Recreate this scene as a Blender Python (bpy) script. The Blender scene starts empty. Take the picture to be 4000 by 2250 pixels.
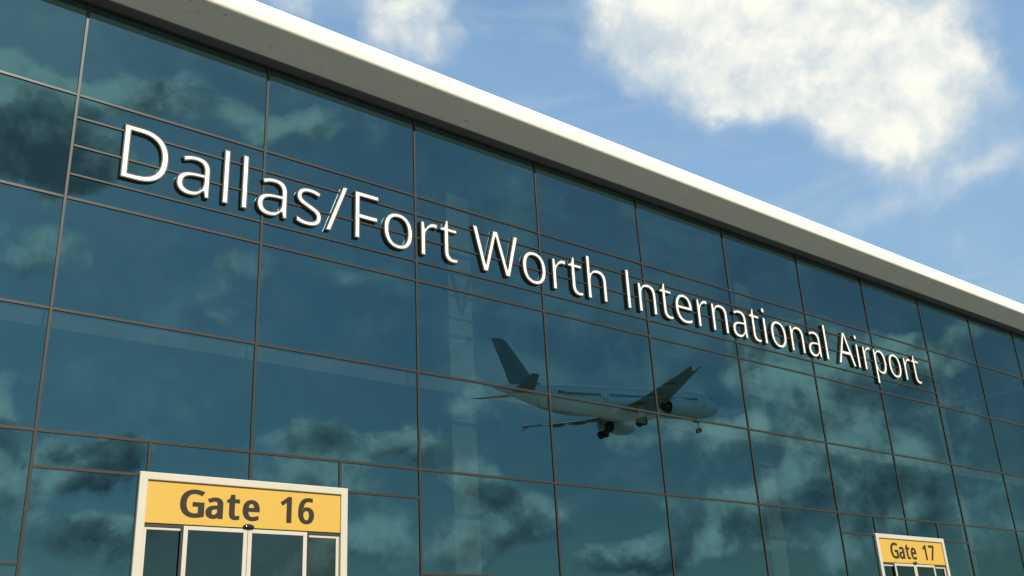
import bpy, bmesh, math, random
from mathutils import Vector, Matrix
scene = bpy.context.scene
COL = scene.collection
R = math.radians
random.seed(7)

# ------------------------------------------------------------------ camera
CAM = (-4.473, -18.238, 1.7)
YAW, PITCH, ROLL = 0.7022, 0.3734, -0.0532
def make_camera():
    f = Vector((math.cos(PITCH)*math.sin(YAW), math.cos(PITCH)*math.cos(YAW), math.sin(PITCH)))
    r = Vector((math.cos(YAW), -math.sin(YAW), 0)); u = r.cross(f)
    rr = math.cos(ROLL)*r + math.sin(ROLL)*u
    uu = -math.sin(ROLL)*r + math.cos(ROLL)*u
    cd = bpy.data.cameras.new("camera"); cam = bpy.data.objects.new("camera", cd); COL.objects.link(cam)
    m = Matrix((rr, uu, -f)).transposed().to_4x4(); m.translation = Vector(CAM)
    cam.matrix_world = m
    cd.sensor_width = 36.0; cd.sensor_fit = 'HORIZONTAL'; cd.lens = 3897.65/4000*36
    cd.clip_start = 0.1; cd.clip_end = 20000
    scene.camera = cam
make_camera()

# ------------------------------------------------------------------ light and exposure
SUN_EL, SUN_AZ = R(38.3), R(180.0)        # the sun stands square in front of the facade (azimuth from +Y)
scene.view_settings.view_transform = 'Standard'
scene.view_settings.look = 'None'
scene.view_settings.exposure = 0.25
scene.view_settings.gamma = 1.0
def make_sun():
    ld = bpy.data.lights.new("sun", 'SUN'); ld.energy = 4.5; ld.angle = R(0.5); ld.color = (1.0, 0.95, 0.85)
    o = bpy.data.objects.new("sun", ld); COL.objects.link(o)
    d = Vector((math.sin(SUN_AZ)*math.cos(SUN_EL), math.cos(SUN_AZ)*math.cos(SUN_EL), math.sin(SUN_EL)))
    o.rotation_euler = d.to_track_quat('Z', 'Y').to_euler(); o.location = d*60
make_sun()

# cloud banks of the sky: (azimuth from the facade normal, elevation, half width, half height, weight, side)
# side +1 = the half of the sky beyond the roof, -1 = the half the facade faces; angles in radians
CLOUDS =  [(0.913, 0.62, 0.124, 0.063, 1.4, 1),
  (1.018, 0.58, 0.116, 0.073, 1.3, 1),
  (1.126, 0.5, 0.077, 0.062, 1.5, 1),
  (1.167, 0.538, 0.076, 0.053, 1.3, 1),
  (0.922, 0.566, 0.08, 0.049, 1.0, 1),
  (0.986, 0.526, 0.085, 0.045, 0.95, 1),
  (1.072, 0.494, 0.068, 0.045, 1.0, 1),
  (1.215, 0.499, 0.025, 0.039, 0.4, 1),
  (1.052, 0.632, 0.242, 0.05, 1.5, 1),
  (1.088, 0.547, 0.065, 0.044, 0.8, 1),
  (0.587, 0.634, 0.071, 0.045, 0.55, 1),
  (0.563, 0.608, 0.056, 0.034, 0.4, 1),
  (0.629, 0.616, 0.042, 0.034, 0.4, 1),
  (0.465, 0.653, 0.055, 0.022, 0.5, 1),
  (1.144, 0.41, 0.12, 0.022, 0.1, 1),
  (1.066, 0.403, 0.077, 0.019, 0.26, 1),
  (1.2, 0.411, 0.042, 0.018, 0.25, 1),
  (1.166, 0.345, 0.055, 0.022, 0.2, 1),
  (0.602, 0.66, 0.067, 0.022, 0.6, 1),
  (0.766, 0.411, 0.069, 0.024, 0.2, 1),
  (1.122, 0.43, 0.142, 0.055, 0.3, 1),
  (1.202, 0.451, 0.067, 0.082, 0.35, 1),
  (0.744, 0.574, 0.028, 0.015, 0.2, 1),
  (1.12, 0.559, 0.03, 0.018, -0.6, 1),
  (1.019, 0.552, 0.025, 0.015, -0.3, 1),
  (1.055, 0.529, 0.021, 0.013, -0.3, 1),
  (0.171, 0.558, 0.051, 0.024, 1.2, -1),
  (0.222, 0.544, 0.072, 0.025, 1.1, -1),
  (0.292, 0.544, 0.096, 0.031, 0.95, -1),
  (0.371, 0.535, 0.092, 0.033, 0.7, -1),
  (0.448, 0.534, 0.069, 0.03, 0.55, -1),
  (0.196, 0.489, 0.072, 0.053, 1.3, -1),
  (0.25, 0.476, 0.064, 0.029, 0.8, -1),
  (0.17, 0.516, 0.043, 0.031, 1.0, -1),
  (0.217, 0.475, 0.099, 0.039, 1.0, -1),
  (0.267, 0.464, 0.072, 0.026, 0.8, -1),
  (0.411, 0.573, 0.052, 0.022, 0.3, -1),
  (0.505, 0.549, 0.054, 0.03, 0.4, -1),
  (0.796, 0.453, 0.039, 0.024, 0.6, -1),
  (0.824, 0.43, 0.039, 0.02, 0.35, -1),
  (0.529, 0.379, 0.046, 0.024, 0.5, -1),
  (0.202, 0.4, 0.056, 0.039, 0.6, -1),
  (0.403, 0.375, 0.044, 0.042, 0.6, -1),
  (0.43, 0.391, 0.053, 0.035, 0.45, -1),
  (0.253, 0.392, 0.054, 0.033, 0.4, -1),
  (0.457, 0.319, 0.032, 0.012, 0.3, -1),
  (0.219, 0.277, 0.037, 0.019, 0.7, -1),
  (0.216, 0.241, 0.036, 0.028, 0.95, -1),
  (0.28, 0.212, 0.058, 0.027, 1.2, -1),
  (0.308, 0.206, 0.035, 0.022, 0.9, -1),
  (0.236, 0.19, 0.042, 0.035, 0.7, -1),
  (0.31, 0.146, 0.054, 0.03, 1.15, -1),
  (0.241, 0.145, 0.045, 0.031, 0.6, -1),
  (0.361, 0.16, 0.043, 0.029, 0.5, -1),
  (0.283, 0.115, 0.066, 0.021, 0.7, -1),
  (0.515, 0.219, 0.063, 0.027, 1.0, -1),
  (0.574, 0.222, 0.06, 0.027, 1.0, -1),
  (0.539, 0.184, 0.101, 0.027, 0.8, -1),
  (0.618, 0.205, 0.056, 0.027, 0.7, -1),
  (0.643, 0.255, 0.061, 0.018, 0.45, -1),
  (0.677, 0.179, 0.056, 0.034, 1.15, -1),
  (0.711, 0.147, 0.051, 0.042, 1.3, -1),
  (0.647, 0.12, 0.062, 0.033, 0.9, -1),
  (0.593, 0.137, 0.07, 0.03, 0.8, -1),
  (0.487, 0.126, 0.075, 0.029, 0.7, -1),
  (0.779, 0.22, 0.068, 0.027, 0.5, -1),
  (0.762, 0.249, 0.061, 0.023, 0.4, -1),
  (0.792, 0.098, 0.072, 0.026, 0.9, -1),
  (0.823, 0.103, 0.046, 0.026, 0.8, -1),
  (0.889, 0.204, 0.062, 0.027, 0.6, -1),
  (0.857, 0.127, 0.068, 0.033, 0.8, -1),
  (0.924, 0.122, 0.066, 0.033, 1.0, -1),
  (0.913, 0.156, 0.064, 0.03, 0.8, -1),
  (0.978, 0.096, 0.064, 0.029, 0.9, -1),
  (0.923, 0.285, 0.039, 0.031, 0.9, -1),
  (0.955, 0.258, 0.058, 0.034, 1.0, -1),
  (0.973, 0.299, 0.054, 0.023, 0.8, -1),
  (1.016, 0.281, 0.068, 0.03, 1.0, -1),
  (1.017, 0.239, 0.077, 0.034, 1.1, -1),
  (1.091, 0.262, 0.057, 0.028, 1.1, -1),
  (1.12, 0.247, 0.038, 0.033, 1.0, -1),
  (1.096, 0.214, 0.045, 0.029, 0.9, -1),
  (1.016, 0.191, 0.076, 0.033, 1.2, -1),
  (1.031, 0.152, 0.077, 0.033, 1.3, -1),
  (1.101, 0.169, 0.044, 0.029, 0.9, -1),
  (1.068, 0.127, 0.064, 0.028, 1.0, -1),
  (1.141, 0.2, 0.023, 0.021, 0.5, -1),
  (1.123, 0.1, 0.038, 0.031, 0.8, -1),
  (1.156, 0.131, 0.028, 0.024, 0.5, -1),
  (0.959, 0.212, 0.064, 0.03, 0.8, -1),
  (0.948, 0.345, 0.044, 0.016, 0.35, -1),
  (0.995, 0.315, 0.042, 0.013, 0.5, -1),
  (0.941, 0.241, 0.023, 0.013, -0.35, -1),
  (0.901, 0.241, 0.047, 0.023, -0.3, -1),
  (0.796, 0.142, 0.043, 0.023, -0.5, -1),
  (1.032, 0.241, 0.004, 0.004, 0, -1)]
DARKS =  [(0.22, 0.477, 0.099, 0.036, 0.8, -1),
  (0.196, 0.489, 0.083, 0.042, 1.3, -1),
  (0.251, 0.469, 0.056, 0.025, 0.7, -1),
  (0.193, 0.513, 0.022, 0.014, 0.3, -1),
  (0.301, 0.206, 0.041, 0.025, 0.9, -1),
  (0.316, 0.192, 0.042, 0.018, 0.7, -1),
  (0.307, 0.142, 0.03, 0.021, 0.9, -1),
  (0.296, 0.121, 0.066, 0.017, 0.6, -1),
  (0.574, 0.195, 0.071, 0.019, 0.6, -1),
  (0.634, 0.216, 0.036, 0.019, 0.6, -1),
  (0.539, 0.169, 0.077, 0.015, 0.3, -1),
  (0.68, 0.175, 0.032, 0.023, 1.0, -1),
  (0.713, 0.128, 0.043, 0.03, 1.2, -1),
  (0.67, 0.112, 0.05, 0.026, 0.7, -1),
  (0.822, 0.089, 0.083, 0.015, 0.8, -1),
  (1.008, 0.233, 0.059, 0.026, 0.4, -1),
  (1.063, 0.229, 0.057, 0.022, 0.55, -1),
  (1.002, 0.151, 0.068, 0.026, 1.1, -1),
  (1.055, 0.15, 0.045, 0.022, 0.9, -1),
  (0.936, 0.128, 0.055, 0.022, 0.7, -1),
  (1.111, 0.219, 0.038, 0.022, 0.5, -1),
  (1.092, 0.145, 0.04, 0.018, 0.5, -1),
  (0.912, 0.09, 0.055, 0.014, 0.5, -1),
  (0.223, 0.217, 0.029, 0.021, 0.4, -1),
  (0.234, 0.176, 0.032, 0.017, 0.35, -1),
  (0.593, 0.108, 0.061, 0.018, 0.5, -1),
  (0.788, 0.177, 0.047, 0.015, 0.3, -1),
  (0.348, 0.146, 0.042, 0.021, 0.4, -1)]


def make_world():
    w = bpy.data.worlds.new("World"); scene.world = w; w.use_nodes = True
    nt = w.node_tree; N = nt.nodes; L = nt.links; N.clear()
    def nd(t, **k):
        n = N.new(t)
        for a, b in k.items(): setattr(n, a, b)
        return n
    def lk(a, b): L.new(a, b)
    def math_(op, a, b=None, c=None, clamp=False):
        n = nd('ShaderNodeMath', operation=op, use_clamp=clamp)
        for i, v in enumerate((a, b, c)):
            if v is None: continue
            if isinstance(v, (int, float)): n.inputs[i].default_value = v
            else: lk(v, n.inputs[i])
        return n.outputs[0]
    def vmath(op, a, b=None, c=None):
        n = nd('ShaderNodeVectorMath', operation=op)
        for i, v in enumerate((a, b, c)):
            if v is None: continue
            if isinstance(v, (tuple, list)): n.inputs[i].default_value = v
            else: lk(v, n.inputs[i])
        return n.outputs['Value'] if op in ('LENGTH', 'DOT_PRODUCT') else n.outputs[0]
    def smooth(v, a, b, lo=0.0, hi=1.0):
        n = nd('ShaderNodeMapRange', interpolation_type='SMOOTHSTEP')
        if isinstance(v, (int, float)): n.inputs[0].default_value = v
        else: lk(v, n.inputs[0])
        for i, x in zip((1, 2, 3, 4), (a, b, lo, hi)): n.inputs[i].default_value = x
        return n.outputs[0]
    def noise(vec, scale, detail, rough, dist=0.0, lac=2.0):
        n = nd('ShaderNodeTexNoise'); n.inputs['Scale'].default_value = scale
        n.inputs['Detail'].default_value = detail; n.inputs['Roughness'].default_value = rough
        n.inputs['Distortion'].default_value = dist; n.inputs['Lacunarity'].default_value = lac
        lk(vec, n.inputs['Vector']); return n
    D = nd('ShaderNodeTexCoord').outputs['Generated']
    # soft warp so that cloud outlines billow
    w1 = noise(D, 9.0, 5.0, 0.55)
    wv = vmath('MULTIPLY_ADD', w1.outputs['Color'], (0.11, 0.11, 0.11), (-0.055, -0.055, -0.055))
    Dw = vmath('NORMALIZE', vmath('ADD', D, wv))
    sp = nd('ShaderNodeSeparateXYZ'); lk(Dw, sp.inputs[0])
    x, y, z = sp.outputs
    az = math_('ARCTAN2', x, math_('ABSOLUTE', y))
    el = math_('ARCSINE', z)
    side = math_('MULTIPLY', math_('SIGN', y), 5.0)
    cb = nd('ShaderNodeCombineXYZ'); lk(az, cb.inputs[0]); lk(el, cb.inputs[1]); lk(side, cb.inputs[2])
    Q = cb.outputs[0]
    def field(blobs, height=0):                # height: also sums how high each point lies within its own bank
        acc = hac = None; n = 0
        for (a, e, ra, re, wt, sd) in blobs:
            v = vmath('MULTIPLY_ADD', Q, (1/ra, 1/re, 1.0), (-a/ra, -e/re, -5.0*sd))
            s = smooth(vmath('LENGTH', v), 1.35, 0.1, 0.0, wt)
            if n < height and sd < 0 and wt > 0:
                n += 1
                h = math_('MULTIPLY_ADD', el, 1/re, -e/re)
                hac = math_('MULTIPLY', s, h) if hac is None else math_('MULTIPLY_ADD', s, h, hac)
            acc = s if acc is None else math_('ADD', s, acc)
        return (acc, hac) if height else acc
    Bf, Hs = field(CLOUDS, HN)
    Hh = math_('DIVIDE', Hs, math_('MAXIMUM', Bf, 0.08))
    B = math_('MINIMUM', Bf, 1.25)
    K = math_('MINIMUM', field(DARKS), 1.3)
    f1 = noise(D, 14.5, 12.0, 0.60, 0.25)
    vo = nd('ShaderNodeTexVoronoi', feature='F1'); vo.normalize = False
    vo.inputs['Scale'].default_value = 15.0; vo.inputs['Detail'].default_value = 2.5; vo.inputs['Roughness'].default_value = 0.55
    lk(Dw, vo.inputs['Vector'])
    bil = math_('SUBTRACT', 0.62, vo.outputs['Distance'])
    fb = math_('MULTIPLY_ADD', bil, 0.22, math_('SUBTRACT', f1.outputs['Fac'], 0.5))
    fF = math_('SUBTRACT', f1.outputs['Fac'], 0.5)
    f2 = noise(vmath('ADD', D, (3.1, 1.7, 0.4)), 5.0, 8.0, 0.55, 0.3)
    fl = math_('SUBTRACT', f2.outputs['Fac'], 0.5)
    dens = math_('ADD', B, math_('ADD', math_('MULTIPLY', fb, 2.1), math_('MULTIPLY', fl, 0.6)))
    back = smooth(y, 0.02, -0.02)
    st = vmath('MULTIPLY', D, (2.2, 2.2, 11.0))
    f4 = noise(st, 2.2, 6.0, 0.55, 0.6)
    streak = math_('MULTIPLY', smooth(f4.outputs['Fac'], 0.42, 0.75), 0.30)
    aF = math_('MAXIMUM', smooth(math_('ADD', math_('MINIMUM', B, 1.15), math_('ADD', math_('MULTIPLY', fF, 0.85), math_('MULTIPLY', fl, 1.25))), 0.04, 1.30), streak)
    veil = math_('MULTIPLY', smooth(math_('MULTIPLY_ADD', fb, .7, fl), -0.22, 0.32), 0.30)
    aB = math_('MAXIMUM', smooth(dens, 0.08, 0.95), veil)
    mixA = nd('ShaderNodeMix'); lk(back, mixA.inputs[0]); lk(aF, mixA.inputs[2]); lk(aB, mixA.inputs[3])
    alpha = mixA.outputs[0]
    # thickness shading: thick cores of the banks that stand against the sun are dark, thin rims shine;
    # a second sample of the same noise a little nearer the sun gives the lit and shaded sides of each billow
    sunv = (math.sin(SUN_AZ)*math.cos(SUN_EL)*.028, math.cos(SUN_AZ)*math.cos(SUN_EL)*.012, math.sin(SUN_EL)*.040)
    f3 = noise(vmath('ADD', D, sunv), 14.5, 8.0, 0.60, 0.25)
    em = math_('SUBTRACT', f1.outputs['Fac'], f3.outputs['Fac'])
    lit = math_('MULTIPLY_ADD', Hh, 0.62, math_('MULTIPLY_ADD', em, 4.5, math_('MULTIPLY_ADD', fb, 0.7, math_('MULTIPLY', K, -0.62))))
    lit = math_('ADD', lit, smooth(dens, 1.1, 0.2, 0.0, 0.28))
    rp = nd('ShaderNodeValToRGB'); lk(smooth(lit, -1.45, 1.0), rp.inputs[0])
    rp.color_ramp.elements[0].color = CL_DARK; rp.color_ramp.elements[1].color = CL_BRIGHT
    e = rp.color_ramp.elements.new(0.5); e.color = CL_MID
    tF = smooth(math_('MULTIPLY_ADD', em, 1.6, math_('MULTIPLY_ADD', fF, 0.6, math_('MULTIPLY_ADD', fl, 2.0, math_('MULTIPLY', B, .5)))), 0.1, 1.15)
    cF = nd('ShaderNodeMix', data_type='RGBA'); lk(tF, cF.inputs[0])
    cF.inputs[6].default_value = CL_FRONT_THIN; cF.inputs[7].default_value = CL_FRONT
    cc = nd('ShaderNodeMix', data_type='RGBA'); lk(back, cc.inputs[0]); lk(cF.outputs[2], cc.inputs[6]); lk(rp.outputs[0], cc.inputs[7])
    sky = nd('ShaderNodeTexSky', sky_type='NISHITA'); sky.sun_disc = False
    sky.sun_elevation = SUN_EL; sky.sun_rotation = SUN_AZ
    sky.air_density = 1.0; sky.dust_density = SKY_DUST; sky.ozone_density = 1.0; sky.altitude = 150
    # gain put into the sky colour: brighter beyond the roof, dimmer towards the sun
    s0 = nd('ShaderNodeSeparateXYZ'); lk(D, s0.inputs[0])
    gF = smooth(s0.outputs[2], 0.0, 0.62, *SKY_GAIN_FRONT)
    gain = nd('ShaderNodeMix'); lk(smooth(s0.outputs[1], 0.25, -0.25), gain.inputs[0]); lk(gF, gain.inputs[2]); lk(smooth(s0.outputs[2], 0.05, 0.5, *SKY_GAIN_BACK), gain.inputs[3])
    sg = nd('ShaderNodeVectorMath', operation='SCALE'); lk(sky.outputs[0], sg.inputs[0]); lk(gain.outputs[0], sg.inputs['Scale'])
    bs = nd('ShaderNodeBackground'); tn = vmath('MULTIPLY', sg.outputs[0], SKY_TINT); lk(tn, bs.inputs[0]); bs.inputs[1].default_value = SKY_STRENGTH
    bc = nd('ShaderNodeBackground'); lk(cc.outputs[2], bc.inputs[0]); bc.inputs[1].default_value = 1.0
    ms = nd('ShaderNodeMixShader'); lk(alpha, ms.inputs[0]); lk(bs.outputs[0], ms.inputs[1]); lk(bc.outputs[0], ms.inputs[2])
    out = nd('ShaderNodeOutputWorld'); lk(ms.outputs[0], out.inputs[0])
HN = 200        # banks that get a lit top and a shaded base
SKY_STRENGTH = 0.10
SKY_DUST = 0.3
SKY_GAIN_FRONT = (1.1, 2.5)
SKY_GAIN_BACK = (0.50, 0.80)
SKY_TINT = (0.83, 0.875, 0.79)
CL_BRIGHT = (0.60, 0.66, 0.62, 1)
CL_MID = (0.27, 0.325, 0.325, 1)
CL_DARK = (0.095, 0.125, 0.155, 1)
CL_FRONT = (0.86, 0.85, 0.76, 1)
CL_FRONT_THIN = (0.50, 0.58, 0.63, 1)
make_world()

# ------------------------------------------------------------------ helpers
def material(name, color, rough=0.5, metallic=0.0, spec=0.5, coat=0.0, grime=0.0, gscale=3.0, bump=0.0, bscale=60.0, specks=0.0):
    m = bpy.data.materials.new(name); m.use_nodes = True
    nt = m.node_tree; N = nt.nodes; L = nt.links
    b = N["Principled BSDF"]
    b.inputs['Base Color'].default_value = (*color, 1); b.inputs['Roughness'].default_value = rough
    b.inputs['Metallic'].default_value = metallic; b.inputs['Specular IOR Level'].default_value = spec
    b.inputs['Coat Weight'].default_value = coat
    tc = N.new('ShaderNodeTexCoord')
    if grime or specks:
        n = N.new('ShaderNodeTexNoise'); n.inputs['Scale'].default_value = gscale; n.inputs['Detail'].default_value = 9; n.inputs['Roughness'].default_value = .62
        L.new(tc.outputs['Object'], n.inputs['Vector'])
        mr = N.new('ShaderNodeMapRange'); mr.inputs[1].default_value = .3; mr.inputs[2].default_value = .7
        mr.inputs[3].default_value = 1-grime; mr.inputs[4].default_value = 1+grime*.4
        L.new(n.outputs['Fac'], mr.inputs[0])
        fac = mr.outputs[0]
        if specks:
            mp = N.new('ShaderNodeMapping'); mp.inputs['Scale'].default_value = (0.8, 1.7, 1.7); L.new(tc.outputs['Object'], mp.inputs[0])
            n2 = N.new('ShaderNodeTexNoise'); n2.inputs['Scale'].default_value = 9.0; n2.inputs['Detail'].default_value = 5; n2.inputs['Roughness'].default_value = .68; n2.inputs['Distortion'].default_value = 1.2
            L.new(mp.outputs[0], n2.inputs['Vector'])
            m2 = N.new('ShaderNodeMapRange'); m2.inputs[1].default_value = .645; m2.inputs[2].default_value = .69; m2.inputs[3].default_value = 1; m2.inputs[4].default_value = 1-specks
            L.new(n2.outputs['Fac'], m2.inputs[0])
            mm = N.new('ShaderNodeMath'); mm.operation = 'MULTIPLY'; L.new(fac, mm.inputs[0]); L.new(m2.outputs[0], mm.inputs[1]); fac = mm.outputs[0]
        sc = N.new('ShaderNodeVectorMath'); sc.operation = 'SCALE'; sc.inputs[0].default_value = color; L.new(fac, sc.inputs['Scale'])
        L.new(sc.outputs[0], b.inputs['Base Color'])
    if bump:
        n3 = N.new('ShaderNodeTexNoise'); n3.inputs['Scale'].default_value = bscale; n3.inputs['Detail'].default_value = 4
        L.new(tc.outputs['Object'], n3.inputs['Vector'])
        bp = N.new('ShaderNodeBump'); bp.inputs['Strength'].default_value = bump; bp.inputs['Distance'].default_value = .01
        L.new(n3.outputs['Fac'], bp.inputs['Height']); L.new(bp.outputs[0], b.inputs['Normal'])
    return m
def coated_glass(name, refl, trans):
    m = bpy.data.materials.new(name); m.use_nodes = True
    nt = m.node_tree; N = nt.nodes; L = nt.links; N.clear()
    g = N.new('ShaderNodeBsdfGlossy'); g.inputs['Roughness'].default_value = 0.0; g.inputs['Color'].default_value = (*refl, 1)
    t = N.new('ShaderNodeBsdfTransparent'); t.inputs['Color'].default_value = (*trans, 1)
    a = N.new('ShaderNodeAddShader'); o = N.new('ShaderNodeOutputMaterial')
    L.new(g.outputs[0], a.inputs[0]); L.new(t.outputs[0], a.inputs[1]); L.new(a.outputs[0], o.inputs[0])
    return m
def clear_face(name):
    m = bpy.data.materials.new(name); m.use_nodes = True
    nt = m.node_tree; N = nt.nodes; N.clear()
    t = N.new('ShaderNodeBsdfTransparent'); o = N.new('ShaderNodeOutputMaterial'); nt.links.new(t.outputs[0], o.inputs[0])
    return m
M = {
 'fascia': material('white_render', (.87, .845, .745), .8, spec=.2, specks=.75, grime=.05, gscale=1.2),
 'strip': material('dark_trim', (.15, .14, .14), .5),
 'bronze': material('bronze_aluminium', (.038, .032, .024), .36, spec=.45, grime=.12, gscale=.7),
 'glass': coated_glass('coated_glass', (.117, .253, .288), (.135, .165, .15)),
 'door_glass': coated_glass('door_glass', (.092, .150, .155), (.15, .18, .17)),
 'clear': clear_face('glass_inner_face'),
 'column': material('plaster', (.62, .58, .48), .7, grime=.08),
 'slab': material('slab_render', (.60, .57, .50), .7, grime=.08),
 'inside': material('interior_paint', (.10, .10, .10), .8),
 'wall': material('end_wall_render', (.5, .48, .44), .7, grime=.15),
 'gate': material('cream_powder_coat', (.57, .515, .41), .4, grime=.04, gscale=2.0),
 'yellow': material('yellow_sign_face', (.60, .372, .066), .4, spec=.4),
 'ink': material('sign_lettering', (.036, .030, .021), .5, spec=.2),
 'gap': material('dark_rubber', (.02, .02, .02), .5),
 'header': material('dark_header', (.05, .046, .040), .35),
 'sensor': material('glossy_smoked_plastic', (.02, .022, .022), .08),
 'letter': material('letter_bronze', (.095, .082, .062), .5, spec=.35),
 'letterface': material('letter_white_acrylic', (.86, .84, .77), .35),
 'asphalt': material('apron_concrete', (.145, .128, .098), .9, grime=.3, gscale=.4, bump=.5),
 'paving': material('paving', (.075, .07, .06), .85, grime=.25, gscale=.6, bump=.3),
 'pwhite': material('aircraft_white', (.78, .79, .79), .3, grime=.05, gscale=.3),
 'pgrey': material('aircraft_wing_grey', (.42, .43, .43), .5, grime=.12, gscale=.5),
 'pfin': material('aircraft_fin_paint', (.22, .25, .26), .4),
 'pdark': material('aircraft_dark', (.03, .03, .032), .5),
 'tyre': material('tyre_rubber', (.02, .02, .02), .8),
 'metal': material('gear_metal', (.45, .45, .45), .35, metallic=.7),
 'line': material('panel_line', (.18, .19, .19), .5),
}
def tag(o, label=None, cat=None, group=None, kind=None):
    if label: o['label'] = label
    if cat: o['category'] = cat
    if group: o['group'] = group
    if kind: o['kind'] = kind
    return o
def thing(name, label, cat, loc=(0, 0, 0), group=None):
    o = bpy.data.objects.new(name, None); COL.objects.link(o); o.location = loc; o.empty_display_size = .3
    return tag(o, label, cat, group)
def obj(name, bm, mats, parent=None, smooth=None, bevel=0.0, loc=None):
    if not isinstance(mats, (list, tuple)): mats = [mats]
    bmesh.ops.recalc_face_normals(bm, faces=bm.faces)
    me = bpy.data.meshes.new(name); bm.to_mesh(me); bm.free()
    for m in mats: me.materials.append(m)
    o = bpy.data.objects.new(name, me); COL.objects.link(o)
    if loc: o.location = loc
    if parent: o.parent = parent
    if smooth is not None:
        for p in me.polygons: p.use_smooth = True
        me.set_sharp_from_angle(angle=R(smooth))
    if bevel:
        md = o.modifiers.new('bevel', 'BEVEL'); md.width = bevel; md.segments = 2; md.limit_method = 'ANGLE'
    return o
def box(bm, x0, x1, y0, y1, z0, z1, mat=0):
    v = [bm.verts.new((x, y, z)) for z in (z0, z1) for y in (y0, y1) for x in (x0, x1)]
    for f in ((0, 2, 3, 1), (4, 5, 7, 6), (0, 1, 5, 4), (2, 6, 7, 3), (0, 4, 6, 2), (1, 3, 7, 5)):
        fc = bm.faces.new([v[i] for i in f]); fc.material_index = mat
def bx(*a):
    bm = bmesh.new(); box(bm, *a); return bm
def profile_x(pts, x0, x1):
    bm = bmesh.new()
    a = [bm.verts.new((x0, y, z)) for y, z in pts]; b = [bm.verts.new((x1, y, z)) for y, z in pts]
    n = len(pts)
    for i in range(n): bm.faces.new((a[i], a[(i+1) % n], b[(i+1) % n], b[i]))
    bm.faces.new(a); bm.faces.new(b[::-1])
    return bm
def loft(rings, cap=True, bm=None):
    bm = bm or bmesh.new(); vs = [[bm.verts.new(p) for p in r] for r in rings]; n = len(rings[0])
    for i in range(len(rings)-1):
        for j in range(n): bm.faces.new((vs[i][j], vs[i][(j+1) % n], vs[i+1][(j+1) % n], vs[i+1][j]))
    if cap: bm.faces.new(vs[0]); bm.faces.new(vs[-1][::-1])
    return bm
def tube(bm, p, q, r, r2=None, n=12):
    p = Vector(p); q = Vector(q); d = (q-p).normalized(); r2 = r if r2 is None else r2
    a = d.orthogonal().normalized(); b = d.cross(a)
    rings = [[c + (a*math.cos(t*2*math.pi/n) + b*math.sin(t*2*math.pi/n))*rr for t in range(n)] for c, rr in ((p, r), (q, r2))]
    loft(rings, True, bm)
def glass_pane(name, x0, x1, z0, z1, parent, mat='glass', y=0.0, th=.02):
    bm = bx(x0, x1, y, y+th, z0, z1)
    bm.normal_update()
    for f in bm.faces:
        f.material_index = 0 if f.normal.y < -.9 or (f.calc_center_median().y < y+1e-5) else 1
    return obj(name, bm, [M[mat], M['clear']], parent)

# ------------------------------------------------------------------ setting
GZ = 0.85                                  # forecourt level
S = 4.0                                    # facade module
K0, K1 = -2, 13                            # first and last mullion
bm = bmesh.new()
for a in ((-9000, 9000, -9000, 9000),):
    v = [bm.verts.new((x, y, GZ-.15)) for x, y in ((a[0], a[2]), (a[1], a[2]), (a[1], a[3]), (a[0], a[3]))]
    bm.faces.new(v)
tag(obj('ground', bm, M['asphalt']), kind='structure')
tag(obj('pavement', bx(-40, 90, -26, .3, GZ-.4, GZ), M['paving'], bevel=.02), kind='structure')

# ------------------------------------------------------------------ terminal building
T = thing('terminal_building', 'long airport terminal with teal mirrored glass wall and white overhanging roof edge', 'building', (0, 0, GZ))
HT, H1, H1A, H1B, H1C, H2, H3, H4, H4A, H5 = 15.08, 12.867, 12.366, 11.745, 11.123, 10.622, 8.371, 6.124, 5.497, 3.876
def tpart(name, bm, mats, **k):
    for v in bm.verts: v.co.z -= GZ
    return obj(name, bm, mats, T, **k)
XL, XR = K0*S-.6, K1*S+.6
prof = [(-.27, 15.085), (-.93, 15.405)]
for i in range(7):                          # rounded lower lip
    t = i/6; prof.append((-.93-.09*math.sin(t*math.pi*.5)*1.0, 15.405+.035*t+.075*(1-math.cos(t*math.pi*.5))))
prof += [(-1.045, 15.60), (-1.055, 15.70), (-1.045, 15.80), (-1.01, 15.88), (-.95, 15.95), (-.86, 16.0), (-.4, 16.1), (12.3, 17.0), (12.3, 15.6), (.1, 15.5), (.1, 15.13), (-.27, 15.13)]
tpart('roof', profile_x(prof, XL-.6, XR+.6), M['fascia'], smooth=40)
tpart('soffit_strip', profile_x([(-.30, 15.075), (-.30, 15.1249), (.098, 15.1249), (.098, 15.06), (-.02, 15.06)], XL-.4, XR+.4), M['strip'])
W = .0275                                   # half width of a glazing bar
for k in range(K0, K1+1):
    tpart('mullion', bx(k*S-W, k*S+W, -.026, .07, GZ if k not in (1, 7) else 5.545, 15.058), M['bronze'], bevel=.004)
gates = {0: 0, 6: 1}                        # bays k, k+1 hold a gate
gate_bays = {0: 'l', 1: 'r', 6: 'l', 7: 'r'}
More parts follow.
